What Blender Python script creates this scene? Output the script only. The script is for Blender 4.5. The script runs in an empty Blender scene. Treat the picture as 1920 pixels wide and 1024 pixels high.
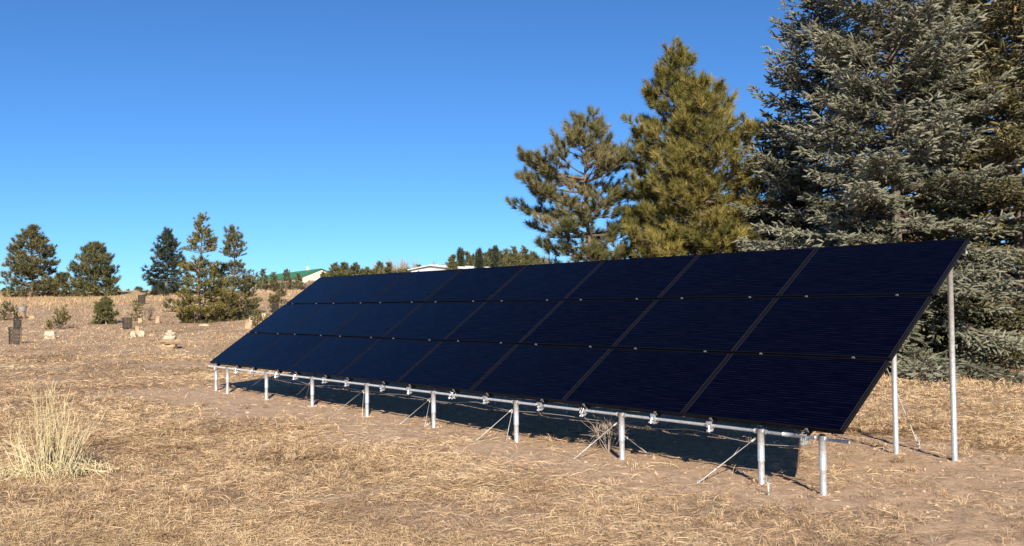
import bpy, math, numpy as np
from mathutils import Vector, Matrix
R_ = math.radians
sc = bpy.context.scene
col = sc.collection

# ------------------------------------------------------------------ camera
FPX, PITCH, ROLL, CAMH = 1727.05, 0.0335, -0.01027, 1.682
cF = Vector((0, math.cos(PITCH), math.sin(PITCH)))
cU0 = Vector((0, -math.sin(PITCH), math.cos(PITCH)))
cR0 = Vector((1, 0, 0))
cR = cR0*math.cos(ROLL) + cU0*math.sin(ROLL)
cU = -cR0*math.sin(ROLL) + cU0*math.cos(ROLL)
cam = bpy.data.cameras.new('camera')
camo = bpy.data.objects.new('camera', cam); col.objects.link(camo)
cam.sensor_width = 36.0; cam.lens = 36.0*FPX/1920.0
cam.clip_start = 0.1; cam.clip_end = 3000
m = Matrix((cR, cU, -cF)).transposed().to_4x4(); m.translation = (0, 0, CAMH)
camo.matrix_world = m
sc.camera = camo

# ------------------------------------------------------------------ world, sun, exposure
SUN_EL = 28.5
sd = Vector((0.11, -1.0, 0)).normalized()*math.cos(R_(SUN_EL)); sd.z = math.sin(R_(SUN_EL))
w = bpy.data.worlds.new('World'); sc.world = w; w.use_nodes = True
nt = w.node_tree; bg = nt.nodes['Background']
sky = nt.nodes.new('ShaderNodeTexSky'); sky.sky_type = 'NISHITA'; sky.sun_disc = False
sky.sun_elevation = R_(SUN_EL); sky.sun_rotation = math.atan2(0.11, -1.0)
sky.altitude = 2200; sky.air_density = 1.0; sky.dust_density = 0.25; sky.ozone_density = 3.0
tintn = nt.nodes.new('ShaderNodeMix'); tintn.data_type = 'RGBA'; tintn.blend_type = 'MULTIPLY'; tintn.inputs['Factor'].default_value = 1
tintn.inputs['B'].default_value = (.58, 1.04, 1.49, 1)      # the deep blue of clear mountain air
nt.links.new(sky.outputs[0], tintn.inputs['A']); nt.links.new(tintn.outputs['Result'], bg.inputs[0]); bg.inputs[1].default_value = 0.060
sl = bpy.data.lights.new('sun', 'SUN'); sl.energy = 5.0; sl.angle = R_(0.53); sl.color = (1.0, 0.90, 0.73)
so = bpy.data.objects.new('sun', sl); col.objects.link(so)
so.rotation_euler = sd.to_track_quat('Z', 'Y').to_euler(); so.location = (0, -20, 30)
sc.view_settings.view_transform = 'Standard'; sc.view_settings.look = 'None'
sc.view_settings.exposure = 0.58; sc.view_settings.gamma = 1
sc.cycles.max_bounces = 6; sc.cycles.diffuse_bounces = 1

# ------------------------------------------------------------------ helpers
def tag(o, label=None, cat=None, group=None, kind=None):
    if label: o['label'] = label
    if cat: o['category'] = cat
    if group: o['group'] = group
    if kind: o['kind'] = kind
    return o

def empty(name, loc, rz=0):
    o = bpy.data.objects.new(name, None); col.objects.link(o)
    o.location = loc; o.rotation_euler = (0, 0, rz); o.empty_display_size = .2
    return o

class MB:
    """collects polygons for one mesh"""
    def __init__(s): s.V = []; s.F = []; s.T = []; s.n = 0
    def add(s, V, F, tint=None):
        V = np.asarray(V, float).reshape(-1, 3)
        F = np.asarray(F, int)
        s.V.append(V); s.F.append(F + s.n)
        s.T.append(np.full(len(V), 0.5) if tint is None else np.broadcast_to(np.asarray(tint, float), (len(V),)))
        s.n += len(V)
    def box(s, c, h, M=None, tint=None):
        P = np.array([[x, y, z] for x in (-1, 1) for y in (-1, 1) for z in (-1, 1)], float)*np.array(h)
        if M is not None: P = P @ np.array(M).T
        s.add(P + np.array(c), [[0, 1, 3, 2], [4, 6, 7, 5], [0, 4, 5, 1], [2, 3, 7, 6], [0, 2, 6, 4], [1, 5, 7, 3]], tint)
    def tube(s, pts, rad, k=8, cap=True, tint=None):
        pts = np.asarray(pts, float); n = len(pts)
        rad = np.broadcast_to(np.asarray(rad, float), (n,))
        d = np.gradient(pts, axis=0); d /= np.linalg.norm(d, axis=1)[:, None] + 1e-12
        ref = np.array([0, 0, 1.]) if abs(d[0][2]) < .9 else np.array([1., 0, 0])
        a = np.cross(d, ref); a /= np.linalg.norm(a, axis=1)[:, None] + 1e-12
        b = np.cross(d, a)
        ang = np.arange(k)*2*np.pi/k
        V = pts[:, None] + rad[:, None, None]*(np.cos(ang)[None, :, None]*a[:, None] + np.sin(ang)[None, :, None]*b[:, None])
        i = np.arange(n-1)[:, None]*k; j = np.arange(k)[None]; j2 = (j+1) % k
        F = np.stack([i+j, i+j2, i+k+j2, i+k+j], -1).reshape(-1, 4)
        s.add(V, F, tint)
        if cap:
            base = s.n - n*k
            s.F.append(np.array([[base+q for q in range(k)]])); s.F.append(np.array([[base+(n-1)*k+q for q in range(k)][::-1]]))
    def inst(s, TV, TF, M, P, tint):
        """template (TV,TF) at N matrices M (N,3,3 columns = axes, scaled), positions P"""
        N = len(P)
        if not N: return
        V = np.einsum('nij,tj->nti', M, TV) + P[:, None]
        F = TF[None] + (np.arange(N)*len(TV))[:, None, None]
        s.V.append(V.reshape(-1, 3)); s.F.append(F.reshape(-1, TF.shape[1]) + s.n)
        s.T.append(np.repeat(tint, len(TV))); s.n += N*len(TV)
    def build(s, name, mat, parent=None, smooth=False, loc=None):
        V = np.concatenate(s.V).astype(np.float32)
        me = bpy.data.meshes.new(name)
        me.vertices.add(len(V)); me.vertices.foreach_set('co', V.ravel())
        li = np.concatenate([f.ravel() for f in s.F]).astype(np.int32)
        ct = np.concatenate([np.full(len(f), f.shape[1]) for f in s.F]).astype(np.int32)
        st = np.concatenate([[0], np.cumsum(ct)[:-1]]).astype(np.int32)
        me.loops.add(len(li)); me.loops.foreach_set('vertex_index', li)
        me.polygons.add(len(ct)); me.polygons.foreach_set('loop_start', st); me.polygons.foreach_set('loop_total', ct)
        me.polygons.foreach_set('use_smooth', np.full(len(ct), bool(smooth)))
        at = me.attributes.new('tint', 'FLOAT', 'POINT'); at.data.foreach_set('value', np.concatenate(s.T).astype(np.float32))
        me.materials.append(mat); me.update(calc_edges=True); me.validate()
        o = bpy.data.objects.new(name, me); col.objects.link(o)
        if parent: o.parent = parent
        if loc is not None: o.location = loc
        return o

def vnoise(x, y, seed=0):
    x = np.asarray(x, float) + seed*17.31; y = np.asarray(y, float) - seed*9.77
    xi = np.floor(x).astype(np.int64); yi = np.floor(y).astype(np.int64); fx = x-xi; fy = y-yi
    fx = fx*fx*(3-2*fx); fy = fy*fy*(3-2*fy)
    def h(a, b):
        n = (a*374761393 + b*668265263 + seed*1442695041) & 0xffffffff
        n = ((n ^ (n >> 13))*1274126177) & 0xffffffff
        return ((n ^ (n >> 16)) & 0xffff)/65535.0
    return (h(xi, yi)*(1-fx)+h(xi+1, yi)*fx)*(1-fy) + (h(xi, yi+1)*(1-fx)+h(xi+1, yi+1)*fx)*fy
def fbm(x, y, seed=0, o=3):
    t = 0; a = 1; n = 0
    for i in range(o):
        t = t + a*vnoise(x*2**i, y*2**i, seed+i*7); n += a; a *= .55
    return t/n
def sstep(a, b, x):
    t = np.clip((x-a)/(b-a), 0, 1); return t*t*(3-2*t)

# ------------------------------------------------------------------ materials
def mat(name, color=(.5, .5, .5), rough=.6, metal=0., spec=.5):
    m = bpy.data.materials.new(name); m.use_nodes = True
    p = m.node_tree.nodes['Principled BSDF']
    p.inputs['Base Color'].default_value = (*color, 1); p.inputs['Roughness'].default_value = rough
    p.inputs['Metallic'].default_value = metal; p.inputs['Specular IOR Level'].default_value = spec
    return m
def N(m, t, **kw):
    n = m.node_tree.nodes.new(t)
    for k, v in kw.items(): setattr(n, k, v)
    return n
def L(m, a, b): m.node_tree.links.new(a, b)
def ramp(m, fac, stops):
    r = N(m, 'ShaderNodeValToRGB'); e = r.color_ramp.elements
    while len(e) < len(stops): e.new(.5)
    for el, (p, c) in zip(e, stops): el.position = p; el.color = (*c, 1)
    L(m, fac, r.inputs[0]); return r
def noise(m, scale, detail=4, rough=.6, vec=None, coord='Object'):
    n = N(m, 'ShaderNodeTexNoise'); n.inputs['Scale'].default_value = scale
    n.inputs['Detail'].default_value = detail; n.inputs['Roughness'].default_value = rough
    if vec is None:
        tc = N(m, 'ShaderNodeTexCoord'); vec = tc.outputs[coord]
    L(m, vec, n.inputs['Vector']); return n
def math_(m, op, a, b=None, clamp=False):
    n = N(m, 'ShaderNodeMath', operation=op); n.use_clamp = clamp
    for i, v in enumerate((a, b)):
        if v is None: continue
        if isinstance(v, (int, float)): n.inputs[i].default_value = v
        else: L(m, v, n.inputs[i])
    return n.outputs[0]
def P(m): return m.node_tree.nodes['Principled BSDF']
def bump(m, h, strength, dist=.01):
    b = N(m, 'ShaderNodeBump'); b.inputs['Strength'].default_value = strength; b.inputs['Distance'].default_value = dist
    L(m, h, b.inputs['Height']); L(m, b.outputs[0], P(m).inputs['Normal'])

def leafy(name, stops, rough=.55, isl=.45, spec=.3):
    """foliage: clump tint attribute plus a random amount for every needle"""
    m = mat(name, rough=rough, spec=spec)
    a = N(m, 'ShaderNodeAttribute', attribute_name='tint'); g = N(m, 'ShaderNodeNewGeometry')
    v = math_(m, 'ADD', a.outputs['Fac'], math_(m, 'MULTIPLY', math_(m, 'SUBTRACT', g.outputs['Random Per Island'], .5), isl), True)
    r = ramp(m, v, stops); L(m, r.outputs[0], P(m).inputs['Base Color'])
    return m
def mottled(name, c1, c2, scale=8, rough=.8, metal=0, bs=.3, bd=.01, coord='Object', spec=.4):
    m = mat(name, rough=rough, metal=metal, spec=spec); n = noise(m, scale, 5, .65, coord=coord)
    r = ramp(m, n.outputs['Fac'], [(.32, c1), (.68, c2)]); L(m, r.outputs[0], P(m).inputs['Base Color'])
    if bs: bump(m, n.outputs['Fac'], bs, bd)
    return m

M = {}
M['spruce'] = leafy('spruce_needles', [(0, (.03, .032, .017)), (.35, (.096, .101, .062)), (.7, (.195, .195, .135)), (1, (.285, .28, .205))])
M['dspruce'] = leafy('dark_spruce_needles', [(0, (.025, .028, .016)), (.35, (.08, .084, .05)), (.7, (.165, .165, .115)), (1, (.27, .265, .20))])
M['bspruce'] = leafy('brownish_spruce_needles', [(0, (.025, .025, .012)), (.4, (.085, .078, .035)), (.75, (.17, .15, .07)), (1, (.28, .24, .12))])
M['pine'] = leafy('pine_needles', [(0, (.035, .045, .012)), (.4, (.12, .115, .03)), (.75, (.25, .205, .05)), (1, (.38, .29, .085))])
M['gpine'] = leafy('green_pine_needles', [(0, (.025, .035, .014)), (.4, (.085, .092, .035)), (.75, (.17, .155, .06)), (1, (.27, .22, .10))])
M['fpine'] = leafy('field_pine_needles', [(0, (.03, .035, .015)), (.4, (.085, .082, .035)), (.75, (.17, .145, .055)), (1, (.27, .22, .09))])
M['fspruce'] = leafy('field_spruce_needles', [(0, (.012, .02, .014)), (.5, (.04, .052, .035)), (1, (.10, .11, .07))])
M['bark'] = mottled('pine_bark', (.10, .065, .045), (.26, .19, .14), 14, .9, bs=.8, bd=.02)
M['gbark'] = mottled('grey_bark', (.09, .07, .055), (.20, .165, .13), 10, .9, bs=.6)
M['cone'] = mottled('cones', (.24, .13, .05), (.42, .25, .11), 30, .7, bs=0)
M['straw'] = leafy('straw', [(0, (.14, .088, .053)), (.3, (.31, .197, .115)), (.6, (.54, .358, .205)), (.85, (.71, .505, .295)), (1, (.75, .58, .37))], .6, .6, .25)
# greyer, greener patches of older thatch
m = M['straw']; rl = [n for n in m.node_tree.nodes if n.type == 'VALTORGB'][0]
pn = noise(m, .55, 3, .5); pf = math_(m, 'MULTIPLY', math_(m, 'SUBTRACT', pn.outputs['Fac'], .53), 5.5, True)
gm = N(m, 'ShaderNodeMix', data_type='RGBA', blend_type='MULTIPLY'); L(m, rl.outputs[0], gm.inputs['A']); gm.inputs['B'].default_value = (.76, .755, .70, 1)
L(m, pf, gm.inputs['Factor']); L(m, gm.outputs['Result'], P(m).inputs['Base Color'])
M['weed'] = leafy('weed_stalks', [(0, (.36, .27, .14)), (.5, (.63, .51, .29)), (1, (.80, .70, .45))], .6, .5, .25)
M['twig'] = leafy('bare_twigs', [(0, (.14, .10, .07)), (.5, (.30, .23, .17)), (1, (.46, .38, .30))], .8, .5, .2)
M['galv'] = mottled('galvanised_steel', (.42, .44, .46), (.70, .71, .73), 34, .42, .45, bs=.05, bd=.002, spec=.5)
M['bolt'] = mottled('zinc_bracket', (.42, .43, .44), (.74, .75, .76), 60, .35, .6, bs=0)
M['dullclamp'] = mat('panel_clamp_metal', (.20, .20, .21), .5, .4)
M['blackal'] = mat('black_anodised_aluminium', (.006, .006, .008), .45, 0, .08)
M['cable'] = mat('cable_jacket', (.30, .28, .26), .5)
M['wire'] = mat('guy_wire_steel', (.55, .55, .53), .5, .35)
M['stone'] = mottled('sandstone', (.34, .22, .13), (.54, .40, .26), 5, .9, bs=.7, bd=.03)
M['pstone'] = mottled('pale_limestone', (.40, .33, .235), (.62, .53, .40), 7, .9, bs=.6, bd=.03)
M['mesh'] = mat('dark_wire_mesh', (.05, .045, .04), .6)
M['wood'] = mottled('weathered_wood', (.26, .17, .10), (.45, .31, .19), 9, .9, bs=.5)
M['tub'] = mottled('grey_tub', (.22, .22, .22), (.33, .33, .32), 6, .7, bs=0)

# solar glass: near black cells, faint busbar lines along the module, pale ribbon at both ends that also paints in the frame edges' sun glint
A_, B_ = 1.765, 1.0247
MW, MH = 1.749, 0.993
m = M['glass'] = mat('solar_glass', (.003, .004, .02), .05, 0, .14)
tc = N(m, 'ShaderNodeTexCoord'); sx = N(m, 'ShaderNodeSeparateXYZ'); L(m, tc.outputs['Object'], sx.inputs[0])
lin = math_(m, 'FRACT', math_(m, 'MULTIPLY', sx.outputs[1], 30.2))
line = math_(m, 'LESS_THAN', lin, .16)
nz = noise(m, 1.0, 3, .6)
mp = N(m, 'ShaderNodeMapping'); mp.inputs['Scale'].default_value = (3.2, 30, 1); L(m, tc.outputs['Object'], mp.inputs[0]); L(m, mp.outputs[0], nz.inputs['Vector'])
vary = math_(m, 'MULTIPLY', math_(m, 'SUBTRACT', nz.outputs['Fac'], .36), 2.6, True)
line = math_(m, 'MULTIPLY', line, vary)
cell = math_(m, 'LESS_THAN', math_(m, 'FRACT', math_(m, 'MULTIPLY', sx.outputs[0], 10.98)), .035)
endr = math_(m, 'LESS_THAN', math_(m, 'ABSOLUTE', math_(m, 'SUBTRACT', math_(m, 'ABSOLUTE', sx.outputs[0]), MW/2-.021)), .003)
mx = N(m, 'ShaderNodeMix', data_type='RGBA'); mx.inputs['A'].default_value = (.0006, .0008, .0055, 1); mx.inputs['B'].default_value = (.015, .013, .022, 1)
L(m, line, mx.inputs['Factor'])
mx3 = N(m, 'ShaderNodeMix', data_type='RGBA'); mx3.inputs['B'].default_value = (.002, .002, .006, 1); L(m, mx.outputs['Result'], mx3.inputs['A']); L(m, math_(m, 'MULTIPLY', cell, .6), mx3.inputs['Factor'])
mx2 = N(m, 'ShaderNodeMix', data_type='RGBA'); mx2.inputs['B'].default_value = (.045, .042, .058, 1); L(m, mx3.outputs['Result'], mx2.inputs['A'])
oi = N(m, 'ShaderNodeObjectInfo'); dn = noise(m, 2.2, 6, .7); L(m, math_(m, 'ADD', math_(m, 'MULTIPLY', oi.outputs['Random'], .04), math_(m, 'MULTIPLY', dn.outputs['Fac'], .10)), P(m).inputs['Specular IOR Level']); L(m, math_(m, 'ADD', .02, math_(m, 'MULTIPLY', dn.outputs['Fac'], .10)), P(m).inputs['Roughness'])
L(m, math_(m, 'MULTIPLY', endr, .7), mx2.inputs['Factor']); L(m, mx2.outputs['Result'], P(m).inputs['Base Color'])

# ground
m = M['ground'] = mat('dry_ground', rough=.95, spec=.15)
a = N(m, 'ShaderNodeAttribute', attribute_name='tint')     # 0 = bare soil, .5 = mown dry turf, 1 = tall golden grass
n1 = noise(m, 9, 8, .7); n2 = noise(m, .7, 5, .6)
tc = N(m, 'ShaderNodeTexCoord'); mp = N(m, 'ShaderNodeMapping'); mp.inputs['Scale'].default_value = (14, 46, 30); L(m, tc.outputs['Object'], mp.inputs[0])
n3 = noise(m, 1, 5, .75, mp.outputs[0])
soil = ramp(m, n1.outputs['Fac'], [(.3, (.34, .22, .14)), (.5, (.55, .375, .245)), (.75, (.68, .50, .35))])
turf = ramp(m, math_(m, 'ADD', math_(m, 'MULTIPLY', n3.outputs['Fac'], .6), math_(m, 'MULTIPLY', n2.outputs['Fac'], .4)), [(.36, (.22, .145, .095)), (.5, (.44, .31, .20)), (.62, (.60, .45, .295))])
gold = ramp(m, n2.outputs['Fac'], [(.3, (.40, .28, .15)), (.7, (.60, .44, .24))])
q = N(m, 'ShaderNodeMix', data_type='RGBA'); L(m, soil.outputs[0], q.inputs['A']); L(m, turf.outputs[0], q.inputs['B'])
L(m, math_(m, 'MULTIPLY', a.outputs['Fac'], 2, True), q.inputs['Factor'])
q2 = N(m, 'ShaderNodeMix', data_type='RGBA'); L(m, q.outputs['Result'], q2.inputs['A']); L(m, gold.outputs[0], q2.inputs['B'])
L(m, math_(m, 'MULTIPLY', math_(m, 'SUBTRACT', a.outputs['Fac'], .5), 2, True), q2.inputs['Factor'])
L(m, q2.outputs['Result'], P(m).inputs['Base Color'])
bump(m, math_(m, 'ADD', n1.outputs['Fac'], n3.outputs['Fac']), .8, .03)

# ------------------------------------------------------------------ terrain
_d = np.arange(0, 1400, .5)
_s = .040*sstep(18, 25, _d)*(1-sstep(85, 120, _d)) + .0158*sstep(85, 120, _d)
_z = np.concatenate([[0], np.cumsum(_s)[:-1]*.5])
P0 = np.array([2.80227, 7.90673, CAMH-1.12614])            # front right lower corner of the array
RZ = math.atan2(-math.sin(.8805), math.cos(.8805))
ax_x = np.array([math.cos(RZ), math.sin(RZ)]); ax_y = np.array([-math.sin(RZ), math.cos(RZ)])
def arr_local(x, y):
    dx = x-P0[0]; dy = y-P0[1]
    return dx*ax_x[0]+dy*ax_x[1], dx*ax_y[0]+dy*ax_y[1]
def soilmask(x, y):
    """1 on the strip of worked soil round the posts"""
    lx, ly = arr_local(x, y)
    n = fbm(x*.8, y*.8, 5)-.5
    s = sstep(-2.3, -.9, ly + n*2.4)*(1-sstep(3.2, 4.0, ly+n*2))*sstep(-16, -14.4, lx+n)*(1-sstep(1.6, 2.6, lx+n*3))
    p = (1-sstep(.8, 2.0, np.hypot((x-1.5)/1.9, (y-7.4)/.8)+n*2))   # bare patch before the array
    return np.clip(np.maximum(s, p*.8), 0, 1)
def ht(x, y):
    x = np.asarray(x, float); y = np.asarray(y, float)
    z = np.interp(np.maximum(y, 0), _d, _z)
    far = sstep(20, 60, y)
    z = z + (fbm(x*.5, y*.5, 1)-.5)*.05*(1+far) + (fbm(x*3, y*3, 2)-.5)*.035 + (vnoise(x*.05, y*.05, 3)-.5)*.9*sstep(30, 90, y)
    z = z + soilmask(x, y)*(fbm(x*5, y*5, 71)-.5)*.05
    return z
ca = np.concatenate([np.arange(-180, -36, 4.), np.arange(-36, 36, .3), np.arange(36, 180, 4.)])
rr = [.6]
while rr[-1] < 1100: rr.append(rr[-1]*(1.012 if rr[-1] < 60 else 1.03))
rr = np.array(rr)
X = rr[:, None]*np.sin(np.radians(ca))[None]; Y = rr[:, None]*np.cos(np.radians(ca))[None]
Z = ht(X, Y); nr, na = X.shape
V = np.stack([X, Y, Z], -1).reshape(-1, 3)
i = np.arange(nr-1)[:, None]*na; j = np.arange(na)[None]; j2 = (j+1) % na
F = np.stack([i+j, i+na+j, i+na+j2, i+j2], -1).reshape(-1, 4)
stk = sstep(.5, .68, fbm(V[:, 0]*.10, V[:, 1]*.33, 81))*sstep(14, 24, V[:, 1])*(1-sstep(52, 62, V[:, 1]))
gt = .5*(1-soilmask(V[:, 0], V[:, 1]))*(1-.75*stk) + .5*sstep(55, 75, V[:, 1]+(fbm(V[:, 0]*.1, V[:, 1]*.1, 8)-.5)*25)
mb = MB(); mb.add(V, F, gt); cidx = mb.n; mb.V.append(np.array([[0, 0, 0.]])); mb.T.append(np.array([.5])); mb.n += 1
mb.F.append(np.array([[q_, (q_+1) % na, cidx] for q_ in range(na)]))
tag(mb.build('ground', M['ground'], smooth=True), kind='structure')

def ray(px, py):
    d = cF + cR*((px-960)/FPX) + cU*((512-py)/FPX); return np.array(d)
def at(px, py, far=1200):
    """the terrain point seen at a pixel of the 1920 x 1024 photograph"""
    d = ray(px, py); t = np.concatenate([np.arange(4, 60, .02), np.arange(60, far, .25)])
    p = d[None]*t[:, None] + np.array([0, 0, CAMH]); h = ht(p[:, 0], p[:, 1])
    k = np.argmax(p[:, 2] < h)
    if p[k, 2] >= h[k]: k = int(np.argmin((p[:, 2]-h)/t))
    return np.array([p[k, 0], p[k, 1], h[k]])
def col_at(px, dist):
    """ground point in a pixel column at a given depth"""
    d = ray(px, 560); x = d[0]/d[1]*dist; return np.array([x, dist, float(ht(x, dist))])
def zpix(px, py, dist):
    d = ray(px, py); return CAMH + d[2]/d[1]*dist

# ------------------------------------------------------------------ straw and grass (stuff)
rng = np.random.default_rng(7)
def ribbons(mb, x, y, ang, length, width, lift, tipz, tint, base_up=0.0, seg=3, curl=.5, rg=rng):
    """curved ribbons starting on the ground; lift = mid height, tipz = end height"""
    n = len(x); z0 = ht(x, y)
    t = np.linspace(0, 1, seg+1)
    bend = rg.normal(0, curl, n)
    a = ang[:, None] + bend[:, None]*t[None]
    step = (length/seg)[:, None]
    px = x[:, None] + np.concatenate([np.zeros((n, 1)), np.cumsum(np.cos(a[:, :-1])*step, 1)], 1)
    py = y[:, None] + np.concatenate([np.zeros((n, 1)), np.cumsum(np.sin(a[:, :-1])*step, 1)], 1)
    pz = z0[:, None] + .004 + lift[:, None]*4*t*(1-t) + tipz[:, None]*t
    roll = rg.normal(0, .7, n)[:, None]
    wx = -np.sin(a)*np.cos(roll); wy = np.cos(a)*np.cos(roll); wz = np.sin(roll)*np.ones_like(a)
    ww = width[:, None]*np.array([.7]+[1]*(seg-1)+[.15])[None]*.5
    C = np.stack([px, py, pz], -1); W = np.stack([wx, wy, wz], -1)*ww[..., None]
    Vv = np.stack([C-W, C+W], 2).reshape(n, -1, 3)
    k = np.arange(seg)*2
    Fq = np.stack([k, k+1, k+3, k+2], -1)
    Fa = Fq[None] + (np.arange(n)*(seg+1)*2)[:, None, None]
    mb.V.append(Vv.reshape(-1, 3)); mb.F.append(Fa.reshape(-1, 4)+mb.n); mb.T.append(np.repeat(tint, (seg+1)*2)); mb.n += n*(seg+1)*2
def wedge(n, d0, d1, rg=rng, pw=1.0):
    u = rg.random(n); d = np.sqrt(d0*d0 + u*(d1*d1-d0*d0)) if pw == 1 else d0*(d1/d0)**u
    s = rg.uniform(-.64, .64, n); return d*s, d
mb = MB()
def field(n, d0, d1, lmin, lmax, wmin, lift, up, pw=1.0):
    x, y = wedge(n, d0, d1, pw=pw)
    dens = sstep(.22, .6, fbm(x*1.1, y*1.1, 11))*.75+.25
    dens = dens*(1-.94*soilmask(x, y))
    k = rng.random(n) < dens; x = x[k]; y = y[k]; n = len(x)
    flow = (fbm(x*1.3, y*1.3, 21)-.5)*9 + rng.normal(0, .9, n) + (rng.random(n) < .5)*np.pi
    length = rng.uniform(lmin, lmax, n)*(1+.5*(rng.random(n) < .1))
    width = np.maximum(wmin, .00042*y)*rng.uniform(.7, 1.35, n)
    tint = np.clip(.13 + .85*fbm(x*1.7, y*1.7, 31) + .75*(fbm(x*.38, y*.38, 33)-.5) + rng.normal(0, 1, n)*(.19-.10*sstep(16, 35, y)) - .06*sstep(14, 30, y), 0, 1)
    ribbons(mb, x, y, flow, length, width, rng.uniform(.2, 1, n)*lift, rng.exponential(1, n)*up, tint, curl=.38)
field(250000, 5.2, 13, .05, .20, .0022, .026, .012, pw=0)
field(130000, 11, 28, .06, .20, .004, .024, .012, pw=0)
field(120000, 26, 75, .04, .13, .007, .03, .03, pw=0)
# curly tufts
n = 5200; x, y = wedge(n, 5.5, 20, pw=0); k = rng.random(n) < sstep(.35, .6, fbm(x*.9, y*.9, 43))*(1-.85*soilmask(x, y)); x = x[k]; y = y[k]
K = 20; a0 = np.repeat(rng.uniform(0, 6.28, len(x)), K); tt = np.repeat(np.clip(rng.normal(.62, .2, len(x)), 0, 1), K); x = np.repeat(x, K)+rng.normal(0, .02, len(x)*K); y = np.repeat(y, K)+rng.normal(0, .02, len(y)*K); n = len(x)
ribbons(mb, x, y, a0+rng.normal(0, 1.1, n), rng.uniform(.03, .15, n), np.maximum(.0022, .00038*y), rng.uniform(.01, .055, n), rng.uniform(-.01, .06, n), np.clip(tt+rng.normal(0, .12, n), 0, 1), seg=4, curl=.9)
# upright stubble in tufts
n = 5000; x, y = wedge(n, 5.5, 40, pw=0); k = rng.random(n) < (fbm(x*.9, y*.9, 41) > .52)*(1-.9*soilmask(x, y)); x = x[k]; y = y[k]
K = 9; x = np.repeat(x, K)+rng.normal(0, .035, len(x)*K); y = np.repeat(y, K)+rng.normal(0, .035, len(y)*K); n = len(x)
ribbons(mb, x, y, rng.uniform(0, 6.28, n), rng.uniform(.02, .09, n), np.maximum(.0034, .0006*y), np.full(n, .01), rng.uniform(.02, .08, n), np.clip(rng.normal(.55, .15, n), 0, 1), seg=2)
tag(mb.build('dry_grass', M['straw']), 'flattened pale straw and stubble covering the field', 'grass', kind='stuff')
# taller standing grass beyond the mown part and round the spruces
mb = MB()
x, y = wedge(60000, 50, 130, pw=0); k = rng.random(len(x)) < sstep(.3, .6, fbm(x*.12, y*.12, 51))*sstep(50, 66, y+(fbm(x*.1, y*.1, 8)-.5)*22); x = x[k]; y = y[k]; n = len(x)
ribbons(mb, x, y, rng.uniform(0, 6.28, n), rng.uniform(.05, .2, n), .00045*y*rng.uniform(.6, 1.2, n), np.full(n, .02), rng.uniform(.08, .30, n), np.clip(rng.normal(.52, .10, n), 0, 1), seg=2)
x = rng.uniform(4.5, 14, 26000); y = rng.uniform(14.5, 21.5, 26000); k = rng.random(len(x)) < sstep(.25, .6, fbm(x*.7, y*.7, 61))*sstep(15.5, 18.2, y); x = x[k]; y = y[k]; n = len(x)
ribbons(mb, x, y, rng.uniform(0, 6.28, n), rng.uniform(.05, .2, n), .0006*y*rng.uniform(.6, 1.2, n), np.full(n, .03), rng.exponential(.035, n), np.clip(rng.normal(.72, .16, n), 0, 1), seg=2)
tag(mb.build('standing_grass', M['straw']), 'tall golden dry grass standing beyond the mown ground', 'grass', kind='stuff')

mb = MB(); n = 9000; x, y = wedge(n, 6, 24, pw=0); k = rng.random(n) < .12+.88*soilmask(x, y); x = x[k]; y = y[k]; n = len(x)
_b = []
for k_ in [.11, .47]+[.47+q for q in range(1, 8)]+[7.80]:
    for yy in (.009, 2.463): _b.append(P0[:2] - ax_x*k_*1.765 + ax_y*yy)
_b = np.repeat(np.array(_b), 60, 0) + rng.normal(0, .055, (len(_b)*60, 2)); x = np.concatenate([x, _b[:, 0]]); y = np.concatenate([y, _b[:, 1]]); n = len(x)
oc = np.array([[1, 0, 0], [0, 1, 0], [-1, 0, 0], [0, -1, 0], [0, 0, 1], [0, 0, -1.]]); of = np.array([[0, 1, 4], [1, 2, 4], [2, 3, 4], [3, 0, 4], [1, 0, 5], [2, 1, 5], [3, 2, 5], [0, 3, 5]])
mm = rng.normal(0, .35, (n, 3, 3)) + np.eye(3); sc_ = np.clip(rng.lognormal(-4.9, .5, n), .003, .022)*(.7+y*.03)
mb.inst(oc, of, mm*sc_[:, None, None], np.stack([x, y, ht(x, y)+.001], 1), np.clip(rng.normal(.5, .2, n), 0, 1))
M['clod'] = leafy('soil_clods', [(0, (.26, .165, .11)), (.5, (.48, .325, .22)), (1, (.64, .50, .38))], .9, .3, .1)
tag(mb.build('soil_clods', M['clod']), 'small clods and pebbles on the worked soil by the posts', 'soil clods', kind='stuff')

# ------------------------------------------------------------------ the solar array
TILT = .61156; ct, st = math.cos(TILT), math.sin(TILT)
arr = tag(empty('solar_array', (P0[0], P0[1], 0), RZ), 'long ground mounted array of black solar panels tilted on galvanised steel posts', 'solar array')
PZ = P0[2]
def sl_pt(x, v, nrm=0.0):  # point on the panel plane in array coordinates, nrm = along the plane normal
    return np.array([x, v*ct - nrm*st, PZ + v*st + nrm*ct])
SM = np.array([[1, 0, 0], [0, ct, -st], [0, st, ct]])      # columns: along, upslope, normal
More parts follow.
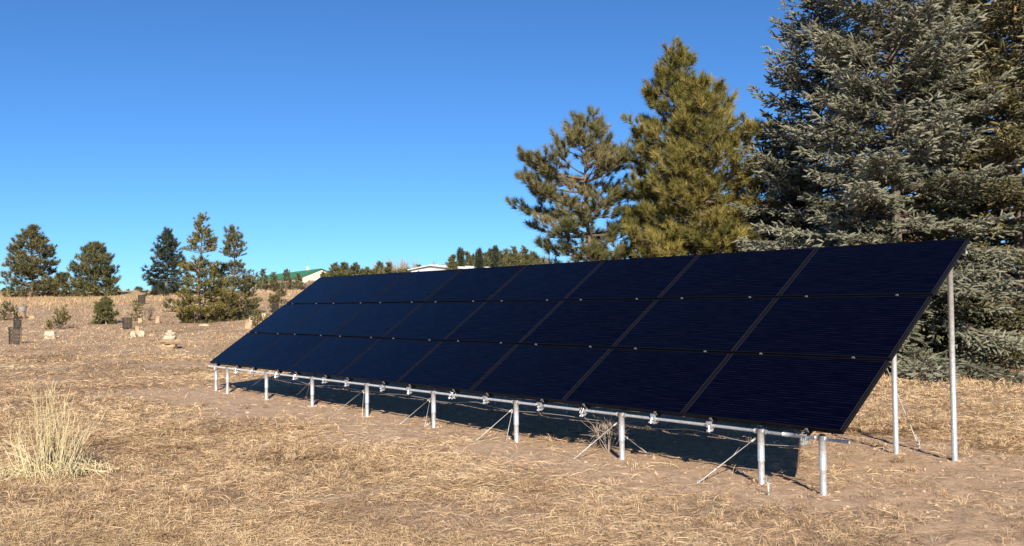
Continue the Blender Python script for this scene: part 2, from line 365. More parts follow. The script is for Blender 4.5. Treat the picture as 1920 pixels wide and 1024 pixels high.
# one module, then copies
fb = MB(); fw = .011
for sx_ in (-1, 1): fb.box((sx_*(MW/2-fw/2), 0, -.020), (fw/2, MH/2, .020))
for sy_ in (-1, 1): fb.box((0, sy_*(MH/2-fw/2), -.0205), (MW/2-fw, fw/2, .020))
fb.box((0, 0, -.030), (MW/2-fw, MH/2-fw, .002))
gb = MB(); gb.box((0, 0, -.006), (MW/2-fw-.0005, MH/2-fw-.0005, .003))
jb = MB(); jb.box((0, .36, -.041), (.05, .03, .009))
pan0 = frm0 = None
rg2 = np.random.default_rng(3)
for j_ in range(3):
    for i_ in range(8):
        if pan0 is None:
            pan = pan0 = fb.build('solar_panel', M['blackal'], arr)
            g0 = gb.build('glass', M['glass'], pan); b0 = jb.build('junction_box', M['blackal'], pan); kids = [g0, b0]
        else:
            pan = pan0.copy(); col.objects.link(pan); pan.parent = arr
            for c_ in kids:
                d_ = c_.copy(); col.objects.link(d_); d_.parent = pan
        pan.location = sl_pt(-(i_+.5)*A_, (j_+.5)*B_, rg2.normal(0, .0008))
        pan.rotation_euler = (TILT+rg2.normal(0, .0012), rg2.normal(0, .0009), 0)
# beams up the slope
rails_x = [-(i_+f_)*A_ for i_ in range(8) for f_ in (.205, .795)]
bm_ = MB(); bm_.box((0, 0, 0), (.020, 1.57, .022)); beam0 = None
for x_ in rails_x:
    if beam0 is None: o = beam0 = bm_.build('support_beam', M['blackal'], arr)
    else: o = beam0.copy(); col.objects.link(o); o.parent = arr
    o.location = sl_pt(x_, 1.535, -.064); o.rotation_euler = (TILT, 0, 0)
# little silver clamps holding the panels to the beams
cm = MB(); cm.box((0, 0, 0), (.013, .010, .003)); cm.tube([[0, 0, .003], [0, 0, .009]], .005, 6); cm.box((0, 0, -.018), (.012, .006, .016))
c0 = None
for j_, v_ in enumerate((0, B_, 2*B_, 3*B_)):
    for x_ in rails_x:
        if c0 is None: o = c0 = cm.build('panel_clamp', M['dullclamp'], arr)
        else: o = c0.copy(); col.objects.link(o); o.parent = arr
        vv = v_ + (-.004 if j_ == 0 else .004 if j_ == 3 else 0)
        o.location = sl_pt(x_+rg2.normal(0, .01), vv, -.002 if j_ in (1, 2) else -.004); o.rotation_euler = (TILT, 0, rg2.normal(0, .08))
# horizontal pipes
PIPEY, PIPEZ = .009, PZ-.062-.012
REARY = 2.463; REARZ = PZ + REARY*math.tan(TILT) - .115
fp = MB(); fp.tube([[.06, PIPEY, PIPEZ-.004], [-1.2, PIPEY, PIPEZ], [-14.15, PIPEY, PIPEZ]], .0150, 14)
for x_ in (-.52, -3.9, -7.4, -10.9): fp.tube([[x_-.07, PIPEY, PIPEZ], [x_+.07, PIPEY, PIPEZ]], .0185, 14)
fp.build('front_pipe', M['galv'], arr, True)
rp = MB(); rp.tube([[-.02, REARY, REARZ], [-14.1, REARY, REARZ]], .024, 14); rp.build('rear_pipe', M['galv'], arr, True)
# posts
front_k = [.11, .47]+[.47+k for k in range(1, 8)]+[7.80]
def post(x, y, top, base, sleeve):
    pb = MB(); r = .0285
    zb = -.25; pts = [[0, 0, zb], [0, 0, top]]
    pb.tube(pts, r, 20, True)
    # faint raised seams
    o = pb.build('post', M['galv'], arr, True, loc=(x, y, 0))
    if sleeve:
        s_ = MB(); zl = top-.30*(top/.52)
        s_.tube([[0, 0, zl-.004], [0, 0, zl], [0, 0, zl+.012], [0, 0, zl+.013], [0, 0, top+.004]], [.0315, .0335, .0335, .0318, .0318], 20, True); s_.build('sleeve', M['galv'], o, True)
        c_ = MB(); c_.tube([[0, 0, top+.0045], [0, 0, top+.013], [0, 0, top+.018]], [.028, .028, .018], 14); c_.build('cap', M['blackal'], o, True)
        for sg in (-1, 1):
            c_ = MB(); c_.tube([[sg*.031, 0, PIPEZ], [sg*.062, 0, PIPEZ]], .0225, 12); c_.build('collar', M['galv'], o, True)
    else:
        c_ = MB(); c_.tube([[0, 0, top-.13], [0, 0, top-.01]], .034, 20); c_.build('sleeve', M['galv'], o, True)
    return o
for k in front_k: post(-k*A_, PIPEY, PIPEZ+.022, 0, True)
for k in [.11, .47, 1.47, 2.47, 3.47, 4.47, 5.47, 6.47, 7.47, 7.8]: post(-k*A_, REARY, REARZ+.02, 0, False)
# pipe clamps (bent plate, two bolts, U bolt)
cb = MB(); 
Mx = SM
cb.box((0, -.022, .008), (.024, .004, .036), Mx); cb.box((0, .004, -.030), (.024, .030, .0035), Mx); cb.box((0, .035, .002), (.020, .0035, .03), Mx)
for s_ in (-.017, .017):
    cb.tube([[s_, -.046, -.012], [s_, -.01, .030]], .0042, 6); cb.tube([[s_, -.036, -.034], [s_, -.052, -.046]], .008, 6)
    cb.tube([[s_, -.03, -.035], [s_, .028, -.036]], .004, 6)
cb.tube([[-.0, -.047, -.052], [0, -.040, .002]], .010, 6)
aa = np.linspace(-.4, 3.6, 9); cb.tube(np.stack([np.zeros(9)+.008, -.021*np.cos(aa)-.001, -.021*np.sin(aa)], 1), .004, 6, False)
cb0 = None
for x_ in rails_x:
    if cb0 is None: o = cb0 = cb.build('pipe_clamp', M['bolt'], arr)
    else: o = cb0.copy(); col.objects.link(o); o.parent = arr
    o.location = (x_, PIPEY-.004, PIPEZ-.002); o.scale = (1.1,)*3; o.rotation_euler = (rg2.normal(0, .18), rg2.normal(0, .05), rg2.normal(.15, .25))
    o2 = cb0.copy(); col.objects.link(o2); o2.parent = arr; o2.location = (x_, REARY, REARZ+.004)
# guy rods with ground anchors
def to_local(p):
    lx, ly = arr_local(p[0], p[1]); return np.array([lx, ly, p[2]])
def rod(a, b, r=.0045, anchor=True, tail=0):
    mb = MB(); a = np.array(a); b = np.array(b); mb.tube([a, b], r, 7)
    d = (b-a)/np.linalg.norm(b-a)
    mb.tube([a+d*.0, a+d*.05], r*2.2, 7); 
    if tail: 
        e = b-d*tail; mb.tube([e, e + (a-e)*.18+np.array([.035, -.02, .05])], r*.7, 5); mb.tube([b-d*tail*.55, b-d*tail*.45], r*2.4, 6)
    o = mb.build('guy_rod', M['wire'], arr, True)
    if anchor:
        q = MB(); aa = np.linspace(0, 2*np.pi, 11); q.tube(b + np.stack([.014*np.cos(aa), 0*aa, .014*np.sin(aa)+.008], 1), .0042, 6, False)
        q.tube([b+[0, 0, 0], b-[0, 0, .08]], .006, 6); q.build('ground_anchor', M['bolt'], o, True)
g = lambda px, py: to_local(at(px, py))
pk = lambda i_: -front_k[i_]*A_
rod((pk(1)-.03, PIPEY-.035, .42), g(1309, 906), tail=.42)
rod((pk(2)-.03, PIPEY-.035, .40), g(1076, 861), tail=.2)
rod((pk(2)+.02, PIPEY+.03, .25), g(1216, 852))
rod((pk(3)-.03, PIPEY-.035, .40), g(893, 827)); rod((pk(3)-.02, PIPEY-.04, .40), g(948, 831), .0035)
rod((pk(4)-.03, PIPEY-.035, .40), g(750, 796)); rod((pk(4)-.02, PIPEY-.04, .40), g(796, 801), .0035)
rod((pk(5)-.03, PIPEY-.035, .40), g(634, 770)); rod((pk(5)-.02, PIPEY-.04, .40), g(679, 781), .0035)
rod((pk(6)-.03, PIPEY-.035, .40), g(555, 742)); rod((pk(6)-.02, PIPEY-.04, .40), g(574, 748), .0035)
rod((pk(7)-.03, PIPEY-.035, .40), g(468, 727)); rod((pk(8)-.03, PIPEY-.035, .40), g(419, 723), .0035)
rod((-.47*A_-.25, REARY-.3, 1.75), g(1723, 838), .004)
# loose wire tassels at two anchors
def tassel(b, hgt, s):
    rg = np.random.default_rng(s); q = MB()
    for _ in range(5):
        e = rg.normal(0, .03, 2); q.tube([b, b+[e[0]*.3, e[1]*.3, hgt*.45], b+[e[0], e[1], hgt*rg.uniform(.3, 1)]], .0035, 5)
    q.tube([b+[0, 0, -.03], b+[0, 0, .03]], .011, 7)
    q.build('ground_anchor', M['wire'], arr, True)
tassel(g(1441, 929), .24, 1); tassel(g(1724, 840), .16, 2)
# sagging cable below the front pipe
cbm = MB(); xs = np.linspace(-.45, -13.9, 90)
cbm.tube(np.stack([xs, .10+.02*np.sin(xs*2.1), PIPEZ-.085-.035*np.abs(np.sin(xs*1.78))-.01*np.sin(xs*5)], 1), .0042, 6)
cbm.build('cable', M['cable'], arr, True)

# ------------------------------------------------------------------ foliage templates
def tri_needles(n, base, axis_len, ang0, ang1, length, width, rg, back=0.0):
    V = []; 
    for i_ in range(n):
        t = (i_+.5)/n; ph = i_*2.39996 + rg.normal(0, .25); th = rg.uniform(ang0, ang1)*(1-.35*t)
        d = np.array([math.sin(th)*math.cos(ph), math.sin(th)*math.sin(ph), math.cos(th)])
        b = np.array([0, 0, base + axis_len*t]); s = np.cross(d, rg.normal(0, 1, 3)); s /= np.linalg.norm(s)
        l_ = length*rg.uniform(.75, 1.1)
        V += [b+s*width*.5, b-s*width*.5, b+d*l_]
    return np.array(V), np.arange(len(V)).reshape(-1, 3)
_r = np.random.default_rng(11)
SPR = [tri_needles(30, .02, .93, .7, 1.2, .23, .055, _r) for _ in range(3)]
def with_core(T):
    k = 5; V = []; F = []
    for z, r in ((0, .05), (.3, .115), (.75, .10), (.97, .03)):
        V += [[r*math.cos(q*1.2566+z), r*math.sin(q*1.2566+z), z] for q in range(k)]
    for l_ in range(3):
        for q in range(k):
            a, b, c, d = l_*k+q, l_*k+(q+1) % k, (l_+1)*k+(q+1) % k, (l_+1)*k+q; F += [[a, b, c], [a, c, d]]
    return np.concatenate([T[0], np.array(V)]), np.concatenate([T[1], np.array(F)+len(T[0])])
SPR = [with_core(t) for t in SPR]
PIN = [tri_needles(74, -.45, .85, .35, 1.3, .9, .06, _r) for _ in range(3)]
LOW = [tri_needles(20, -.2, .7, .4, 1.35, .9, .16, _r) for _ in range(3)]

def frames(D, S, rg):
    """matrices whose third column is D, scaled by S"""
    D = D/np.linalg.norm(D, axis=1)[:, None]; r = rg.normal(0, 1, D.shape); a = np.cross(D, r); a /= np.linalg.norm(a, axis=1)[:, None]; b = np.cross(D, a)
    return np.stack([a, b, D], 2)*S[:, None, None]
def crown_mesh(tw, temps, material, parent, name='crown', rg=None):
    P_ = np.array([t[0] for t in tw]); D_ = np.array([t[1] for t in tw]); S_ = np.array([t[2] for t in tw]); T_ = np.array([t[3] for t in tw])
    Mx_ = frames(D_, S_, rg); mb = MB(); c = rg.integers(0, len(temps), len(tw))
    for q, (tv, tf) in enumerate(temps):
        k = c == q; mb.inst(tv, tf, Mx_[k], P_[k], T_[k])
    return mb.build(name, material, parent)

def spruce(px, dist, H, R, seed, label, cat='spruce tree', material='spruce', base=None, zlow=.02, whorl=.30, nb=7, tw_len=.17, temps=SPR, dens=1.0, prof=None, lean=(0, 0), group=None, droop=.35, front=None, cones=0, loc=None, powr=.8, tshift=0, name='spruce_tree', sec_step=.15):
    rg = np.random.default_rng(seed)
    b = col_at(px, dist) if loc is None else np.array(loc)
    root = tag(empty(name, tuple(b - [0, 0, .03])), label, cat, group)
    tm = MB(); hh = np.linspace(-.1, H, 14)
    tm.tube(np.stack([lean[0]*hh/H, lean[1]*hh/H, hh], 1), np.maximum(.012*H*(1-hh/H)**.9, .008), 8)
    tw = []; z = zlow*H; cn = []
    while z < H*.985:
        t = z/H; Lm = R*(1-t)**powr + .12
        for q in range(nb if t < .85 else max(4, nb-2)):
            az = rg.uniform(0, 2*np.pi); zz = z + rg.uniform(-.5, .5)*whorl
            Lb = Lm*rg.uniform(.62, 1.08)
            if prof: Lb = prof(zz, az)*rg.uniform(.7, 1.08)
            d0 = np.array([math.cos(az), math.sin(az), 0]); side = np.array([-d0[1], d0[0], 0])
            rise = .55*t+.02+rg.normal(0, .07); dr = droop*(1-t)+.05; up = .22
            o = np.array([lean[0]*zz/H, lean[1]*zz/H, zz])
            f = lambda s_: o + d0*Lb*s_ + np.array([0, 0, Lb*(rise*s_ - dr*s_*s_ + up*s_**3)])
            ss = np.linspace(0, 1, 6); tm.tube([f(s_) for s_ in ss], np.maximum(.018*Lb*(1-ss), .005), 4, False)
            s_ = .2 if t < .8 else .1
            # direction facing the back of the tree gets fewer twigs
            keep = dens*(1.0 if d0[1] < .35 else .45)
            bt = rg.normal(0, .13)
            while s_ < 1.0:
                p = f(s_); tan = f(min(s_+.03, 1.03))-f(s_); tan /= np.linalg.norm(tan)
                sec = (Lb*.34*(1-s_)+.15)*rg.uniform(.6, 1.2)
                for sg in (-1, 1):
                    dd = tan*rg.uniform(.55, .9) + side*sg*rg.uniform(.6, 1.0) + np.array([0, 0, rg.uniform(-.38, .12)])
                    dd /= np.linalg.norm(dd); e = p + dd*sec + np.array([0, 0, -.12*sec])
                    if sec > .3: tm.tube([p, e], [.007, .003], 3, False)
                    u_ = tw_len*.5
                    while u_ < sec:
                        if rg.random() < keep:
                            pp = p + (e-p)*(u_/sec)
                            sg2 = rg.choice((-1, 1)); s2 = np.cross(dd, [0, 0, 1.]); 
                            td = dd*rg.uniform(.35, .9) + s2*sg2*rg.uniform(.4, 1.0) + rg.normal(0, .28, 3) + np.array([0, 0, rg.uniform(-.3, .55)])
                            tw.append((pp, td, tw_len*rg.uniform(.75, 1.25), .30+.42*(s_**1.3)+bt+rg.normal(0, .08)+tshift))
                        u_ += tw_len*.56
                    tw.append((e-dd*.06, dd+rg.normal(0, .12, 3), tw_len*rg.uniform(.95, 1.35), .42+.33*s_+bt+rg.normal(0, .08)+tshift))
                s_ += sec_step/Lb*rg.uniform(.8, 1.3)
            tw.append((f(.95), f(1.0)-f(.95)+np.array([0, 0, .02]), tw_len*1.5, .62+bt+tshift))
            if cones and t > .55 and rg.random() < cones: cn.append(f(rg.uniform(.6, .95)))
        z += whorl*(1-.45*t)
    for q in range(4): tw.append((np.array([lean[0], lean[1], H-.12*q]), np.array([rg.normal(0, .15), rg.normal(0, .15), 1]), tw_len*1.6, .5+tshift))
    tm.build('trunk', M['gbark'], root)
    crown_mesh(tw, temps, M[material], root, rg=rg)
    if cn:
        cb_ = MB(); cb_.tube([[0, 0, 0], [0, 0, -.03], [0, 0, -.09], [0, 0, -.125]], [.010, .028, .026, .006], 7, False)
        c0_ = None; cn = [c + rg.normal(0, .07, 3) for c in sorted(cn, key=lambda c: c[1])[:48] for _ in range(2)]
        for c in cn:
            if c0_ is None: o_ = c0_ = cb_.build('cone', M['cone'], root)
            else: o_ = c0_.copy(); col.objects.link(o_); o_.parent = root
            o_.location = c; o_.rotation_euler = (rg.normal(0, .25), rg.normal(0, .25), 0)
    return root, len(tw)

def pine(px, dist, H, seed, label, prof, cat='pine tree', material='pine', zlow=.08, gap=.22, nb=4, tuft=.17, temps=PIN, group=None, lean=(0, 0), loc=None, dens=1.0, tshift=0, trunk_r=None, name='pine_tree', upc=.35, gradient=None, start=.38, stem='bark', rag=(.72, 1.05)):
    rg = np.random.default_rng(seed)
    b = col_at(px, dist) if loc is None else np.array(loc)
    root = tag(empty(name, tuple(b - [0, 0, .03])), label, cat, group)
    tm = MB(); hh = np.linspace(-.1, H-.05, 14); tr = trunk_r or .014*H
    wob = .015*H*np.sin(hh/H*7+seed)
    ctr = lambda z: np.array([lean[0]*z/H + .015*H*math.sin(z/H*7+seed)*min(1, z/H*2), lean[1]*z/H, z])
    tm.tube(np.array([ctr(h) for h in hh]), np.maximum(tr*(1-hh/H)**.8, .010), 8)
    tw = []; z = zlow*H
    def tip(p, d, bt, k=1.0):
        tw.append((p, d + np.array([0, 0, .45]), tuft*rg.uniform(.8, 1.2)*k, .5+bt+rg.normal(0, .07)+tshift+(gradient(p) if gradient else 0)))
    while z < H*.97:
        for q in range(nb):
            az = rg.uniform(0, 2*np.pi); zz = z+rg.uniform(-.5, .5)*gap; rn = rg.uniform(*rag); rise = .10+.75*max(0, zz/H-.45)-1.1*max(0, .28-zz/H)+rg.normal(0, .10); up = upc*rg.uniform(.5, 1.3); Lb = prof(zz/H, az)*rn
            if Lb < .015*H and zz < .9*H: continue
            for _it in range(8): Lb = .5*Lb + .5*max(.10, prof(min(1.0, (zz+Lb*(rise-.15+up)+tuft*.6)/H), az)*rn)
            d0 = np.array([math.cos(az), math.sin(az), 0]); side = np.array([-d0[1], d0[0], 0]); o = ctr(zz)
            f = lambda s_: o + d0*Lb*s_ + np.array([0, 0, Lb*((rise-.15)*s_ + up*s_*s_)])
            ss = np.linspace(0, 1, 6); tm.tube([f(s_) for s_ in ss], np.maximum((.020*Lb+.006)*(1-ss), .006), 5, False)
            bt = rg.normal(0, .12); tip(f(1.0), f(1)-f(.9), bt, 1.1)
            s_ = start if Lb > .6 else .3
            while s_ < .98:
                p = f(s_); tan = f(s_+.03)-f(s_); tan /= np.linalg.norm(tan)
                sec = (Lb*.36*(1-s_)+.16+tuft*.5)*rg.uniform(.6, 1.25)
                sg = rg.choice((-1, 1))
                dd = tan*rg.uniform(.5, 1) + side*sg*rg.uniform(.3, 1.1) + np.array([0, 0, rg.uniform(-.15, .6)]); dd /= np.linalg.norm(dd)
                e = p+dd*sec; tm.tube([p, p+dd*sec*.6+[0, 0, -.02], e], [.010, .007, .004], 4, False)
                tip(e, dd, bt)
                if sec > tuft*1.6:
                    for u_ in np.arange(sec-tuft*1.1, tuft*.7, -tuft*.95):
                        s3 = np.cross(dd, rg.normal(0, 1, 3)); s3 /= np.linalg.norm(s3); tip(p+dd*u_+s3*tuft*.35, dd+s3*.9, bt, .9)
                s_ += tuft*.62/Lb/dens*rg.uniform(.7, 1.3)
        z += gap
    for q in range(4): tip(ctr(H-.12*q)+rg.normal(0, .05, 3)*q, np.array([rg.normal(0, .3)*q, rg.normal(0, .3)*q, 1.]), 0)
    tm.build('trunk', M[stem], root)
    crown_mesh(tw, temps, M[material], root, rg=rg)
    return root, len(tw)

def lr_prof(pts_l, pts_r):
    """crown half widths (metres) towards the left and the right by relative height"""
    hl, wl = zip(*pts_l); hr, wr = zip(*pts_r)
    def f(h, az):
        c = math.cos(az); wl_ = np.interp(h, hl, wl); wr_ = np.interp(h, hr, wr); s = abs(math.sin(az))
        side = wr_ if c > 0 else wl_; mean = .5*(wl_+wr_)
        return side*(1-s*s) + mean*s*s
    return f

counts = {}
# --- the big spruces
r_, counts['A'] = spruce(1540, 25, 10.7, 3.5, 101, 'tall dark green spruce with open top at the left side of the big spruce group', material='dspruce', whorl=.40, nb=7, powr=.78, tshift=.16, tw_len=.165, sec_step=.115)
r_, counts['B'] = spruce(1685, 21.8, 12.0, 3.9, 102, 'huge silvery grey green spruce right behind the upper right corner of the solar array', material='spruce', whorl=.42, nb=8, tw_len=.17, sec_step=.11, tshift=.15)
r_, counts['C'] = spruce(1915, 23.0, 13.5, 4.3, 103, 'tall brownish olive spruce with hanging cones at the right edge of the picture', material='bspruce', whorl=.40, nb=8, cones=.9, tw_len=.17, sec_step=.125, tshift=.08)
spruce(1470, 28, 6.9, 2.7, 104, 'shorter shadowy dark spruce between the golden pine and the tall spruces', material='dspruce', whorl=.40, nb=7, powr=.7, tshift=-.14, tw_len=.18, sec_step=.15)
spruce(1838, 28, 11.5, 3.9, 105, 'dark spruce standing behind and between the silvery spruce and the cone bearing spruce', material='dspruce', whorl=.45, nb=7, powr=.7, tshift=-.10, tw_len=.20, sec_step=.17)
# --- pines behind the array
r_, counts['P1'] = pine(1106, 30, 7.65, 201, 'slimmer grey green pine with bare branches showing, left of the broad golden pine',
    lr_prof([(0, 1.6), (.35, 1.8), (.5, 1.9), (.56, 2.2), (.65, 2.25), (.74, 1.9), (.82, 1.85), (.9, .8), (.96, .4), (1, .15)], [(0, 1.6), (.5, 1.5), (.7, 1.35), (.85, 1.2), (.93, .55), (1, .15)]), material='gpine', gap=.22, nb=4, tuft=.26, tshift=.19, upc=.3, rag=(.6, 1.25), dens=1.35)
r_, counts['P2'] = pine(1264, 29, 9.7, 202, 'tall olive pine with the highest pointed tip, behind the broad golden pine',
    lr_prof([(0, 1.3), (.3, 1.3), (.55, 1.25), (.72, 1.25), (.83, .95), (.92, .5), (1, .1)], [(0, 1.4), (.5, 1.4), (.70, 1.1), (.80, .7), (.93, .42), (1, .1)]), material='pine', gap=.18, nb=6, tuft=.25, lean=(.1, 0), tshift=.02, rag=(.55, 1.15), dens=1.1)
r_, counts['P2b'] = pine(1305, 26, 7.95, 204, 'broad golden olive pine with a rounded top in front of the tallest olive pine',
    lr_prof([(0, 1.7), (.3, 1.7), (.55, 1.5), (.7, 1.15), (.85, .75), (.93, .4), (1, .1)], [(0, 1.5), (.3, 1.55), (.6, 1.65), (.8, 1.5), (.9, .9), (.96, .45), (1, .1)]), material='pine', gap=.18, nb=6, tuft=.25, lean=(.35, 0), tshift=.12, rag=(.5, 1.25), dens=1.15)
r_, counts['P3'] = pine(1745, 27, 13.2, 203, 'olive pine top rising behind the big spruces near the upper right corner',
    lr_prof([(0, 2), (.5, 2), (.8, 1.7), (.95, .9), (1, .2)], [(0, 2), (.5, 2), (.8, 1.7), (.95, .9), (1, .2)]), material='pine', gap=.3, nb=4, tuft=.2, zlow=.45)
print('twigs', counts)

# ------------------------------------------------------------------ trees and plants of the field on the left
def base_dist(px, py): return at(px, py)
def fpine(px, ytop, ybase, seed, label, pl, pr, tuft=None, name='pine_tree', cat='pine tree', group=None, material='fpine', dist=None, temps=None, **kw):
    b = at(px, ybase) if dist is None else col_at(px, dist)
    H = zpix(px, ytop, b[1]) - b[2]; s = b[1]/FPX
    sp = lambda pts: [(h, w*s) for h, w in pts]
    tuft = tuft or max(.15, 4.0*s)
    return pine(px, b[1], H, seed, label, lr_prof(sp(pl), sp(pr)), cat=cat, group=group, material=material, gap=max(.16, H*.035), tuft=tuft, loc=b, temps=temps or LOW, name=name, **kw)
fpine(60, 425, 556, 301, 'largest bushy pine at the far left of the field', [(0, 50), (.15, 55), (.35, 48), (.6, 42), (.8, 28), (.92, 14), (1, 5)], [(0, 52), (.12, 50), (.28, 50), (.36, 38), (.7, 36), (.85, 22), (.93, 12), (1, 5)], nb=7, zlow=.01, tuft=.38, tshift=.04, rag=(.6, 1.1))
fpine(178, 457, 554, 302, 'rounded grey green pine standing right of the largest field pine', [(0, 52), (.25, 50), (.35, 45), (.6, 44), (.85, 28), (.95, 14), (1, 5)], [(0, 52), (.3, 56), (.38, 38), (.65, 40), (.85, 24), (.95, 13), (1, 5)], nb=6, zlow=.01, tuft=.36, tshift=.04, material='gpine', rag=(.6, 1.1))
b = at(313, 553); H3 = zpix(313, 433, b[1])-b[2]
spruce(313, b[1], H3, H3*.42, 303, 'dark blue green spruce with ragged drooping boughs in the field', material='fspruce', whorl=H3*.065, nb=7, tw_len=.28, temps=LOW, loc=b, powr=.9, droop=.05, sec_step=.5, dens=.6)
fpine(375, 403, 606, 304, 'tall scraggly pine with separate tiers of boughs and a thin spire', [(0, 18), (.06, 36), (.2, 42), (.35, 30), (.42, 22), (.5, 44), (.57, 40), (.60, 0), (.63, 0), (.66, 34), (.74, 24), (.84, 12), (1, 1)], [(0, 18), (.06, 42), (.2, 46), (.35, 32), (.42, 26), (.5, 36), (.56, 34), (.60, 0), (.63, 0), (.66, 24), (.76, 24), (.86, 13), (.95, 5), (1, 1)], nb=6, zlow=.02, material='pine', tshift=.02, tuft=.17, upc=.15, rag=(.6, 1.1))
fpine(437, 425, 598, 305, 'scraggly pine with bare upper trunk just right of the tiered pine', [(0, 18), (.06, 38), (.3, 32), (.45, 28), (.55, 32), (.6, 18), (.62, 0), (.66, 0), (.68, 22), (.8, 17), (.9, 8), (1, 1)], [(0, 18), (.06, 48), (.3, 44), (.42, 42), (.5, 52), (.55, 30), (.62, 0), (.66, 0), (.68, 22), (.8, 20), (.9, 10), (1, 1)], nb=6, zlow=.02, material='gpine', tshift=.08, tuft=.17, upc=.2, rag=(.6, 1.1))
fpine(418, 522, 603, 306, 'bushy low pine filling the gap between the two scraggly pines', [(0, 22), (.4, 30), (.8, 20), (1, 4)], [(0, 22), (.4, 32), (.8, 20), (1, 4)], nb=4, material='pine', tshift=.06, tuft=.14)
fpine(522, 532, 586, 307, 'small pine beside the left edge of the solar array', [(0, 8), (.2, 15), (.6, 13), (1, 2)], [(0, 8), (.2, 18), (.6, 13), (1, 2)], nb=5, tuft=.13, tshift=-.05)
fpine(17, 568, 600, 308, 'small round green pine at the left edge beside the tub on a stump', [(0, 9), (.4, 12), (.8, 8), (1, 2)], [(0, 9), (.4, 12), (.8, 8), (1, 2)], nb=5, tuft=.11, material='gpine')
fpine(112, 584, 617, 309, 'low sprawling yellow green young pine', [(0, 16), (.3, 22), (.7, 12), (1, 3)], [(0, 16), (.3, 20), (.6, 16), (.8, 20), (1, 8)], nb=4, tuft=.12, gap=None) if False else fpine(112, 584, 617, 309, 'low sprawling yellow green young pine in the mown grass', [(0, 16), (.3, 22), (.7, 12), (1, 3)], [(0, 16), (.3, 20), (.6, 16), (.8, 20), (1, 8)], nb=4, tuft=.11, material='pine', tshift=-.05)
b = at(196, 608); Hs = zpix(196, 560, b[1])-b[2]
spruce(196, b[1], Hs, Hs*.46, 310, 'small cone shaped green spruce between the sprawling pine and a mesh cage', material='gpine', whorl=.10, nb=6, tw_len=.09, temps=LOW, loc=b, sec_step=.12, droop=.2, tshift=.02, powr=.8)
fpine(254, 566, 602, 311, 'thin young pine leaning beside the bare brown bush', [(0, 6), (.5, 10), (1, 3)], [(0, 5), (.5, 8), (1, 3)], nb=3, tuft=.11, material='pine', tshift=-.05)
fpine(318, 562, 586, 312, 'tiny pine sapling on open ground before the tiered pine', [(0, 5), (.4, 10), (1, 3)], [(0, 5), (.4, 10), (1, 3)], nb=5, tuft=.12, material='gpine')
fpine(487, 582, 612, 313, 'yellow green bushy shrub beside pale rocks at the array edge', [(0, 14), (.5, 15), (1, 5)], [(0, 14), (.5, 14), (1, 6)], nb=5, tuft=.10, material='pine', tshift=.05, name='shrub', cat='shrub')
fpine(352, 585, 606, 314, 'small green shrub growing inside a mesh cage at the foot of the tiered pine', [(0, 8), (.6, 9), (1, 3)], [(0, 8), (.6, 9), (1, 3)], nb=4, tuft=.09, material='gpine', name='shrub', cat='shrub')
fpine(300, 536, 556, 315, 'low dark bush at the foot of the dark spruce', [(0, 12), (.5, 14), (1, 5)], [(0, 12), (.5, 14), (1, 5)], nb=5, tuft=.3, material='fspruce', name='bush', cat='bush')
fpine(116, 515, 556, 316, 'low pine bough clump right beside the largest field pine', [(0, 12), (.4, 14), (1, 6)], [(0, 10), (.4, 14), (.8, 12), (1, 6)], nb=5, tuft=.34, material='fpine', name='bush', cat='bush')
# sapling row before the barn
for i_, (px, yt) in enumerate(((494, 507), (513, 513), (538, 506), (559, 515), (606, 512))):
    wn = ['leftmost', 'second from left', 'middle', 'fourth from left', 'rightmost'][i_]
    fpine(px, yt, 546, 320+i_, 'thin young pine before the green roofed barn, %s of the five' % wn, [(0, 6), (.3, 9), (.7, 5), (1, 1.5)], [(0, 6), (.3, 9), (.7, 5), (1, 1.5)], nb=3, tuft=.32, dist=150+i_*6, group='saplings before the green roofed barn', material='gpine')

# ------------------------------------------------------------------ bare shrubs, weeds
def bare(loc, H, R, seed, label, cat, name, n=60, wid=.004, material='twig', fork=3, group=None, upright=1.0, tint=.5, fsz=(.08, .25), fang=.5):
    rg = np.random.default_rng(seed); root = tag(empty(name, tuple(loc)), label, cat, group); mb = MB()
    for _ in range(n):
        az = rg.uniform(0, 6.28); sp = rg.random()**.7*R; h = H*rg.uniform(.55, 1)*upright
        p0 = np.array([math.cos(az), math.sin(az), 0])*R*.12*rg.random()
        p3 = np.array([math.cos(az)*sp, math.sin(az)*sp, h*(1-.35*(sp/R)**2)])
        pm = p0*.6+p3*.4 + rg.normal(0, .05*R, 3); tt = tint+rg.normal(0, .15)
        mb.tube([p0, pm, p3], [wid, wid*.8, wid*.4], 3, False, tt)
        for _ in range(fork):
            u = rg.uniform(.3, .95); q = pm*(1-u)+p3*u; d = (p3-pm); d = d/np.linalg.norm(d)+rg.normal(0, fang, 3); 
            mb.tube([q, q+d*H*rg.uniform(*fsz)*.8], [wid*.6, wid*.3], 3, False, tt+rg.normal(0, .1))
    mb.build('branches', M[material], root); return root
b = at(276, 602); bare(b, .95, .5, 401, 'brown leafless bush with rusty tips beside the thin young pine', 'bush', 'bare_bush', 60, .012, fork=4)
b = at(1140, 848); bare(b, .44, .26, 402, 'dead branching tumbleweed tangle against the post with two guy rods', 'weed', 'dead_weed', 14, .0036, fork=20, tint=.9, fsz=(.10, .30), fang=.8)
